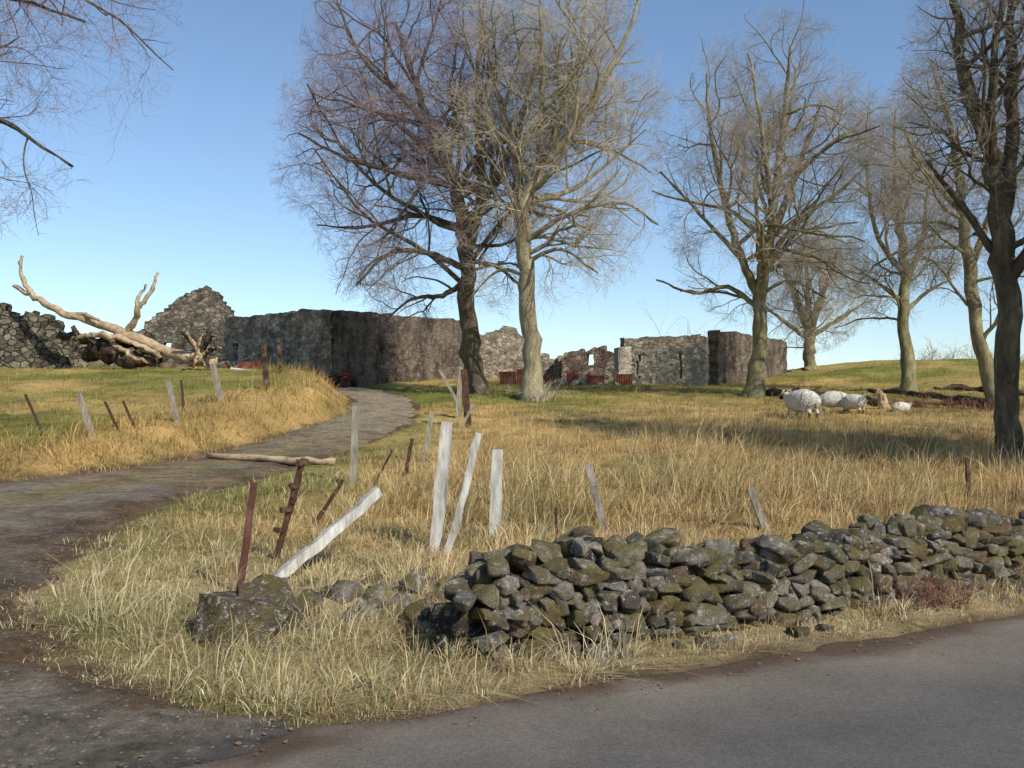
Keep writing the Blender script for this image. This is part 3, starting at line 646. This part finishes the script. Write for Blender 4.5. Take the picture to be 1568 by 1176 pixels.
L('limb_b',[(212,470,-.9),(208,462,-.8),(222,436,-.4)],[.09,.07,.04],m_dead,4)
L('limb_c',[(110,485,.2),(125,482,0),(150,490,-.5)],[.12,.1,.05],m_dead,5)
L('trunk_bulk',[(128,535,.8),(150,540,.4),(190,547,0),(240,556,-.3)],[.2,.42,.38,.2],m_deaddark,6,.12)
L('trunk_back',[(90,512,1.2),(140,518,.8),(200,526,.5),(250,536,.2)],[.14,.2,.2,.16],m_deaddark,7,.09)
L('trunk_pale_top',[(108,520,.0),(135,512,-.3),(170,515,-.5),(215,530,-.6),(245,548,-.8)],[.06,.10,.12,.12,.1],m_dead,17,.05)
L('trunk_branch',[(110,500,.3),(118,520,-.2),(112,538,-.4)],[.1,.07,.03],m_deaddark,18,.04)
L('trunk_branch',[(170,520,.0),(190,540,-.8),(225,556,-1.2)],[.1,.09,.05],m_dead,19,.04)
for i in range(18):
    a=R0.uniform(0,6.3); l=R0.uniform(.6,1.15); L('root_%d'%i,[(305,540,-1),(305+16*math.cos(a)*l,537+16*math.sin(a)*l,-1.1),(305+34*math.cos(a)*l+R0.normal(0,5),535+30*math.sin(a)*l-3,-1.3+R0.normal(0,.3))],[.15,.08,.02],m_dead if i%2 else m_deaddark,20+i,.03)
def flog(name,uv,rads,mat,sd):
    pts=[]
    for (u,v),r in zip(uv,rads):
        X,Y,zz=pix_ground(u,v); pts.append((X,Y,zz+r*.6))
    pole(name,pts,rads,mat,10,.05,seed=sd,smooth=True)
flog('fallen_log',[(1175,606),(1230,610),(1290,614),(1345,622)],[.14,.2,.18,.14],m_deaddark,1)
flog('fallen_log',[(1330,600),(1400,606),(1470,616),(1530,628)],[.10,.14,.18,.16],m_deaddark,2)
flog('fallen_log',[(1430,596),(1500,600),(1570,606)],[.10,.15,.12],m_deaddark,3)
X,Y,zz=pix_ground(1356,624); pole('tree_stump',[(X,Y,zz-.2),(X-.10,Y,zz+.3),(X-.28,Y,zz+.62)],[.2,.13,.06],m_dead,8,.035,seed=5)

# ---------------------------------------------------------------- trees
S=lambda *a:list(a)
tree('bare_ash_tree',(pix_x(728,42),42),[
 S((0,0,0,.46),(-.25,2.8,0,.36),(-.36,5.6,0,.33),(-.6,7.5,0,.29),(-1.05,9.4,.1,.23),(-2.3,12.5,.3,.15),(-3.4,16,.3,.05)),
 S((-.36,6.2,0,.24),(.15,8.2,.3,.2),(.2,10,.4,.16),(.05,13.9,.8,.1),(.4,18,.8,.04)),
 S((-.5,7.0,0,.2),(1.1,9.6,-.4,.16),(2.1,12,-.8,.1),(2.7,15,-1,.04)),
 S((-.36,5.4,0,.15),(-1.7,5.9,-.6,.11),(-3.4,6.0,-.9,.08),(-4.9,4.6,-1.2,.03)),
 S((-.95,9.0,0,.17),(-3.2,9.4,-.5,.11),(-5.4,10,-.8,.07),(-7.4,11,-.8,.03)),
 S((-.3,5.0,0,.13),(-1.5,4.4,.8,.09),(-2.8,4.3,1.2,.06),(-4.2,3.2,1.3,.02)),
 S((-.9,8.8,0,.16),(-2.2,11.5,-.9,.11),(-4.6,14,-1,.07),(-5.8,16.6,-1,.03)),
 S((-.6,7.2,0,.14),(-2.6,7.9,1,.1),(-5,7.5,1.5,.06),(-7.0,7.6,1.5,.02)),
 S((-.4,5.8,0,.11),(1,5.6,.8,.08),(2.2,4.6,1.2,.03)),
 S((-1.2,9.8,0,.14),(-3.5,12,1.2,.09),(-6.3,13.5,1.5,.03))],
 (-2.4,10.7),(6.4,5.4,8.6),(14,7,7,7,4),[m_barkA,m_twP],11,tw=.0048)
tree('bare_ash_tree',(pix_x(818,38.5),38.5),[
 S((0,0,0,.38),(-.15,2.8,0,.31),(-.37,5.3,0,.28),(-.45,7,0,.25),(-.07,8.5,0,.21),(.8,10.3,-.2,.15),(1.55,12.7,-.3,.1),(2.2,16.5,-.3,.03)),
 S((-.45,7,0,.18),(-.75,9.8,.4,.13),(-1.45,12.3,.6,.09),(-2.2,16,.6,.03)),
 S((.1,8.9,0,.15),(1.7,10.7,-.8,.11),(3.4,13.7,-1.2,.06),(4.2,16,-1.2,.03)),
 S((-.2,7.8,0,.13),(1.4,8.4,.8,.09),(3.0,9.6,1.2,.05),(4.5,11,1.2,.02)),
 S((-.37,5.4,0,.09),(1.0,5.8,-.8,.06),(2.4,4.8,-1.2,.025)),
 S((-.4,6.2,0,.11),(1.5,7.2,-1,.08),(3.4,7.4,-1.4,.04),(4.6,6.6,-1.4,.02)),
 S((-.3,4.9,0,.07),(-1.4,5.2,.7,.05),(-2.5,4.2,1,.02)),
 S((.2,9.2,0,.13),(.3,12,-1,.09),(.2,15.5,-1.3,.03))],
 (.5,10.7),(4.9,4.6,8.4),(12,7,7,6,4),[m_barkB,m_twT],22,tw=.0046,epi=150)
tree('bare_sycamore_tree',(pix_x(1155,40),40),[
 S((0,0,0,.34),(.2,2.4,0,.27),(.26,4.5,0,.24),(.65,6.1,0,.2),(.9,8.2,0,.16),(1.2,10.5,0,.12),(1.6,14.2,0,.03)),
 S((.24,4.0,0,.18),(-.6,5.8,-.2,.14),(-1.3,8.2,-.4,.1),(-1.8,10.8,-.5,.07),(-1.9,13,-.5,.03)),
 S((.7,6.3,0,.16),(1.9,9.2,.4,.12),(3,12.1,.6,.05)),
 S((.2,3.6,0,.11),(-.9,4.5,.5,.09),(-2.3,4.3,.8,.05),(-3.8,4.9,.9,.02)),
 S((.5,5.4,0,.11),(1.5,6.8,-.8,.09),(3.4,8.3,-1,.05),(4.6,9.5,-1,.02)),
 S((.4,5.0,0,.1),(1.8,5.6,.8,.07),(3.6,5.6,1,.03)),
 S((-.5,5.6,0,.1),(-2,7.6,.8,.07),(-3.6,9.4,1,.03)),
 S((.3,4.2,0,.08),(1.3,4.6,-.8,.06),(2.6,3.9,-1,.02)),
 S((.8,7.5,0,.12),(.2,10,-1,.08),(-.4,13.5,-1.3,.03))],
 (.75,9.1),(5.0,4.7,6.6),(12,7,7,6,5),[m_barkC,m_twG],33,tw=.0045)
tree('bare_hawthorn_tree',(pix_x(1240,60),60),[
 S((0,0,0,.34),(0,1.2,0,.32),(0,2.3,0,.3),(-1,5.1,0,.18),(-1.8,7.6,0,.05)),
 S((0,2.2,0,.24),(.9,4.8,0,.18),(1.9,7.5,0,.05)),
 S((0,2.4,0,.2),(.1,5,.6,.15),(.1,8.5,.8,.04)),
 S((0,1.9,0,.14),(-1.7,3.2,0,.1),(-3.2,4.3,0,.03)),S((0,2,0,.14),(1.9,3.2,0,.1),(3.4,4.2,0,.03))],
 (0,6.0),(4.2,4,5.0),(14,6,6,6,4),[m_barkC,m_twT],44,tw=.0075)
tree('bare_sycamore_tree',(pix_x(1390,43),43),[
 S((0,0,0,.29),(-.1,2.8,0,.24),(-.1,5.5,0,.2),(-.3,8.3,0,.14),(-.45,12.5,0,.03)),
 S((-.1,4.5,0,.14),(.8,7.2,0,.1),(1.1,10.8,0,.03)),S((-.1,5.2,0,.13),(-1.2,7.2,.3,.09),(-1.6,10.3,.3,.03)),
 S((-.1,3.6,0,.1),(1.2,4.6,.5,.06),(2.4,5.2,.6,.02)),S((-.1,4,0,.1),(-1.4,4.8,-.5,.06),(-2.6,5.6,-.6,.02))],
 (-.3,8.2),(3.1,2.9,5.5),(14,6,7,6,4),[m_barkC,m_twG],55,tw=.0053)
tree('bare_sycamore_tree',(pix_x(1530,35),35),[
 S((0,0,0,.27),(-.6,2.2,0,.22),(-1.05,5.4,0,.19),(-1.3,8.3,0,.14),(-2,12,0,.03)),
 S((-1,4.8,0,.12),(-.2,7,0,.1),(.6,10,0,.03)),S((-1.2,7,0,.12),(-2.6,8.6,0,.08),(-3.2,10,0,.03))],
 (-1.2,8.4),(3.3,3,5.0),(14,6,7,6,4),[m_barkC,m_twG],66,tw=.0046)
tree('bare_oak_tree',(pix_x(1550,20.5),20.5),[
 S((0,0,0,.29),(-.07,1.1,0,.25),(-.07,3.6,0,.24),(-.2,5.5,0,.2),(-.5,6.9,0,.14),(-.95,8.5,0,.11),(-1.1,11,0,.04)),
 S((-.15,5.2,0,.17),(.1,7.1,0,.13),(.2,8.8,.2,.1),(.3,12,.2,.03)),
 S((-.07,3.9,0,.16),(.9,5.4,-.3,.12),(2,7.5,-.5,.08),(2.6,10,-.5,.03)),
 S((-.1,4.2,0,.09),(-.9,5.6,.3,.06),(-1.5,6.5,.4,.02)),
 S((-.3,6,0,.1),(-.6,8.0,-.6,.08),(-.3,10.5,-.8,.02))],
 (.35,7.9),(2.5,2.7,5.2),(12,7,6,5,3),[m_barkA,m_twG],77,tw=.0033,sides0=14,low=.4,l1=.4,thick=1.0)
tree('bare_oak_tree',(14.6,17.0),[
 S((0,0,0,.35),(0,3,0,.28),(.2,5,0,.22),(0,7,0,.14),(0,10,0,.03)),S((0,3,0,.2),(-2,5.5,0,.13),(-3.2,8,0,.05)),S((.1,3.6,0,.2),(2,6,0,.12),(3,8,0,.05)),S((0,3.3,0,.2),(.3,6,2,.13),(.3,8,3.2,.05)),S((0,3.3,0,.2),(-.3,6,-2,.13),(-.3,8,-3.2,.05))],
 (0,6.6),(4.0,4.0,4.2),(13,8,7,5,3),[m_barkA,m_twG],88,tw=.015)
tree('bare_ash_tree',(-13.6,17.5),[
 S((0,0,0,.35),(.1,3,0,.28),(.4,5.5,0,.22),(.5,8,0,.15),(.6,13,0,.03)),
 S((.1,4.2,0,.16),(2.4,6.4,0,.08),(4.3,6.3,0,.04),(5.8,5.4,0,.012)),
 S((.3,5.5,0,.16),(2.8,8.4,.3,.09),(5.2,9.4,.5,.045),(7.4,8.6,.5,.012)),
 S((.3,5,0,.14),(2.6,7.4,-.6,.07),(4.8,8.0,-1,.035),(6.4,7.6,-1,.012)),
 S((.3,5.5,0,.18),(-2,9,0,.1),(-4,11,0,.03))],
 (1.3,8.2),(6.4,4,4.6),(10,7,6,5,4),[m_barkA,m_twP],99,tw=.0036,l1=.4,thick=1.0)
def scrub(name,pts,h,n,mat,seed,tw=.006,rough=.35):
    rng=np.random.default_rng(seed); pts=np.array(pts,float); m=len(pts); P0=np.repeat(pts,n,0); P0[:,:2]+=rng.normal(0,h*.25,(m*n,2)); P0[:,2]=Z(P0[:,0],P0[:,1])
    D=rng.normal(0,.5,(m*n,3)); D[:,2]=1; D/=np.linalg.norm(D,axis=1,keepdims=True); Ln=h*rng.uniform(.5,1.1,m*n)
    env=(pts.mean(0),np.array([1e3]*3)); p,r=grow(P0,D,Ln,np.full(m*n,tw*1.6),4,.25,-.02,rng,.5); v,q=tubes(p,r,3)
    c=spawn(p,r,Ln,5,.2,1,.4,1.0,.5,rng,env,.02,tw,thin=False); p2,r2=grow(c[0],c[1],c[2],c[3],3,.2,0,rng,.5); v2,q2=tubes(p2,r2,3)
    c=spawn(p2,r2,c[2],3,.2,1,.4,1.0,.5,rng,env,.02,tw,thin=False); p3,r3=grow(c[0],c[1],c[2],c[3],2,.2,0,rng,.5); v3,q3=tubes(p3,r3,3)
    mesh_obj(name,np.concatenate([v,v2,v3]),np.concatenate([q,q2+len(v),q3+len(v)+len(v2)]),mats=[mat],origin=tuple(pts[0]))
def ws(s,o=0):
    a=wpt(s); return (a[0]-.51*o,a[1]+.86*o,0)
scrub('bramble_bush',[ws(s,o) for s,o in ((6.3,-.4),(6.6,-.2),(6.9,-.35),(7.2,.1),(7.5,-.2),(6.8,.35))],.65,24,m_twR,1,.004)
scrub('bramble_bush',[ws(s,-.5) for s in (4.1,4.4)],.32,25,m_twR,2,.003)
scrub('dead_weeds',[pix_ground(818,612),pix_ground(812,606),pix_ground(830,615)],.8,30,m_twT,3,.008)
scrub('roadside_scrub',[(pix_x(u,90),90,0) for u in range(1400,1640,16)],3.0,10,m_twG,4,.02)
scrub('distant_trees',[(pix_x(u,120),120,0) for u in range(700,1640,22)],3.5,8,m_twG,5,.03)
scrub('elder_shrub',[P(1040,64)+(0,),P(1046,64)+(0,)],4.4,8,m_twG,6,.012)
scrub('dead_bracken',[pix_ground(u,622+(u-1350)*.03) for u in range(1350,1600,14)],.4,9,m_twR,7,.010)

# ---------------------------------------------------------------- sheep
def sheep(name,u,v,yaw,lying=False,graze=False,scale=1.0):
    X,Y,zz=pix_ground(u,v)
    hd=((.50,0,.60),(.62,0,.66),(.80,0,.54)) if not graze else ((.52,0,.42),(.66,0,.26),(.74,0,.10))
    vs=[(-.02,0,.45,.27),(-.34,0,.46,.24),(.32,0,.46,.23),hd[0]+(.14,),hd[1]+(.085,),hd[2]+(.05,),(-.5,0,.48,.08),(-.54,0,.30,.035)]
    ed=[(0,1),(0,2),(2,3),(3,4),(4,5),(1,6),(6,7)]
    for sy in (-1,1):
        k=len(vs); vs+=[(.3,sy*.12,.30,.085),(.33,sy*.13,.16,.040),(.31,sy*.13,.02,.036)]; ed+=[(2,k),(k,k+1),(k+1,k+2)]
        k=len(vs); vs+=[(-.32,sy*.13,.30,.10),(-.42,sy*.135,.17,.042),(-.37,sy*.135,.02,.036)]; ed+=[(1,k),(k,k+1),(k+1,k+2)]
    me=bpy.data.meshes.new(name+'_sk'); me.from_pydata([p[:3] for p in vs],ed,[]); ob=bpy.data.objects.new('tmp',me); scene.collection.objects.link(ob)
    ob.modifiers.new('sk','SKIN')
    for i,p in enumerate(vs): me.skin_vertices[0].data[i].radius=(p[3],p[3])
    me.skin_vertices[0].data[0].use_root=True
    s=ob.modifiers.new('ss','SUBSURF'); s.levels=3
    dg=bpy.context.evaluated_depsgraph_get(); m2=bpy.data.meshes.new_from_object(ob.evaluated_get(dg)); bpy.data.objects.remove(ob)
    rng=np.random.default_rng(int(u)); m2.materials.clear(); m2.materials.append(m_wool); m2.materials.append(m_face)
    n=len(m2.vertices); co=np.zeros(n*3); m2.vertices.foreach_get('co',co); co=co.reshape(-1,3)
    cc=np.array([-.03,0,.46]); er=np.array([.55,.31,.32])
    wl=(sstep(.18,.28,co[:,2])*sstep(.56,.40,co[:,0]))[:,None]
    dv=(co-cc)/er; dl=np.linalg.norm(dv,axis=1,keepdims=True)+1e-6; sph=cc+(dv/dl)*er*(1+.045*np.sin(co[:,0:1]*31+co[:,2:3]*13)*np.sin(co[:,1:2]*27+co[:,2:3]*19))
    co=co*(1-.85*wl)+sph*.85*wl
    co+=rng.normal(0,.006,(n,3))*wl
    if lying: co[:,2]=np.maximum(co[:,2]-.2,0.0)
    m2.vertices.foreach_set('co',co.ravel())
    for p in m2.polygons:
        c=p.center; p.use_smooth=True
        hz=(c.x>.60) or ((not lying) and c.z<.15); p.material_index=1 if hz else 0
    e=empty(name,(X,Y,zz-.02)); b_=bpy.data.objects.new('body',m2); scene.collection.objects.link(b_); b_.parent=e
    h=np.array(hd[1])-[0,0,.2 if lying else 0]
    for sy in (-1,1):
        pole('horn',[h+[-.02,sy*.05,.06],h+[-.07,sy*.11,.10],h+[-.08,sy*.17,.03],h+[-.02,sy*.19,-.03],h+[.05,sy*.18,-.01]],[.028,.026,.022,.016,.007],m_horn,7,0,smooth=True).parent=e
        pole('ear',[h+[0,sy*.06,.0],h+[-.01,sy*.12,.0],h+[.0,sy*.16,-.02]],[.02,.028,.006],m_face,6,0,smooth=True).parent=e
    e.rotation_euler=(0,0,yaw); e.scale=(scale,)*3
sheep('blackface_sheep',1228,641,math.radians(118),scale=1.2)
sheep('blackface_sheep',1276,631,math.radians(165),graze=True,scale=.95)
sheep('blackface_sheep',1308,633,math.radians(-55),scale=.85)
sheep('blackface_sheep',1380,630,math.radians(10),lying=True,scale=.6)

X,Y=pix_x(520,46.5),46.5; zz=float(Z(X,Y)); e=empty('quad_bike',(X,Y,zz)); e.rotation_euler=(0,0,-.3); e.scale=(.85,.85,.85)
def child(ob): ob.parent=e; return ob
for dx in (-.55,.55):
    for dy in (-.4,.4):
        child(pole('wheel',[(dx,dy-.11,.27),(dx,dy-.08,.27),(dx,dy+.08,.27),(dx,dy+.11,.27)],[.2,.27,.27,.2],m_tyre,16,0,smooth=True))
        child(pole('mudguard',[(dx-.3,dy,.5),(dx,dy,.62),(dx+.3,dy,.5)],[.05,.08,.05],m_quad,8,0,smooth=True))
child(pole('chassis',[(-.8,0,.45),(0,0,.45),(.8,0,.5)],[.14,.17,.12],m_tyre,8,0))
child(pole('seat',[(-.6,0,.78),(-.1,0,.75),(.2,0,.72)],[.13,.14,.08],m_tyre,10,0,smooth=True))
child(pole('tank',[(.1,0,.72),(.35,0,.8),(.65,0,.65)],[.12,.17,.1],m_quad,10,0,smooth=True))
child(pole('handlebar',[(.4,-.38,1.0),(.45,0,.95),(.4,.38,1.0)],[.02,.02,.02],m_tyre,6,0))
child(pole('steering_column',[(.45,0,.95),(.5,0,.6)],[.03,.03],m_tyre,6,0))

# ---------------------------------------------------------------- light, sky, camera
sd=Vector((.66,-.75,0)).normalized(); el=math.radians(37); Sdir=Vector((sd.x*math.cos(el),sd.y*math.cos(el),math.sin(el)))
li=bpy.data.lights.new('sun','SUN'); li.energy=5.0; li.angle=math.radians(.53); li.color=(1,.94,.84)
so=bpy.data.objects.new('sun',li); scene.collection.objects.link(so); so.rotation_euler=(-Sdir).to_track_quat('-Z','Y').to_euler()
w=bpy.data.worlds.new('World'); scene.world=w; w.use_nodes=True; nt=w.node_tree; bg=nt.nodes['Background']
sk=nt.nodes.new('ShaderNodeTexSky'); sk.sky_type='NISHITA'; sk.sun_disc=False; sk.sun_elevation=el; sk.sun_rotation=math.atan2(sd.x,sd.y)
sk.air_density=1.0; sk.dust_density=.1; sk.ozone_density=3.0; sk.altitude=100
nt.links.new(sk.outputs[0],bg.inputs[0]); bg.inputs[1].default_value=.15
cam=bpy.data.cameras.new('camera'); co=bpy.data.objects.new('camera',cam); scene.collection.objects.link(co); scene.camera=co
co.location=(0,0,CZ); co.rotation_euler=(math.radians(90)+PITCH,0,0); cam.lens=35; cam.sensor_width=36; cam.clip_end=6000; cam.clip_start=.05
scene.view_settings.view_transform='Standard'; scene.view_settings.look='None'; scene.view_settings.exposure=0
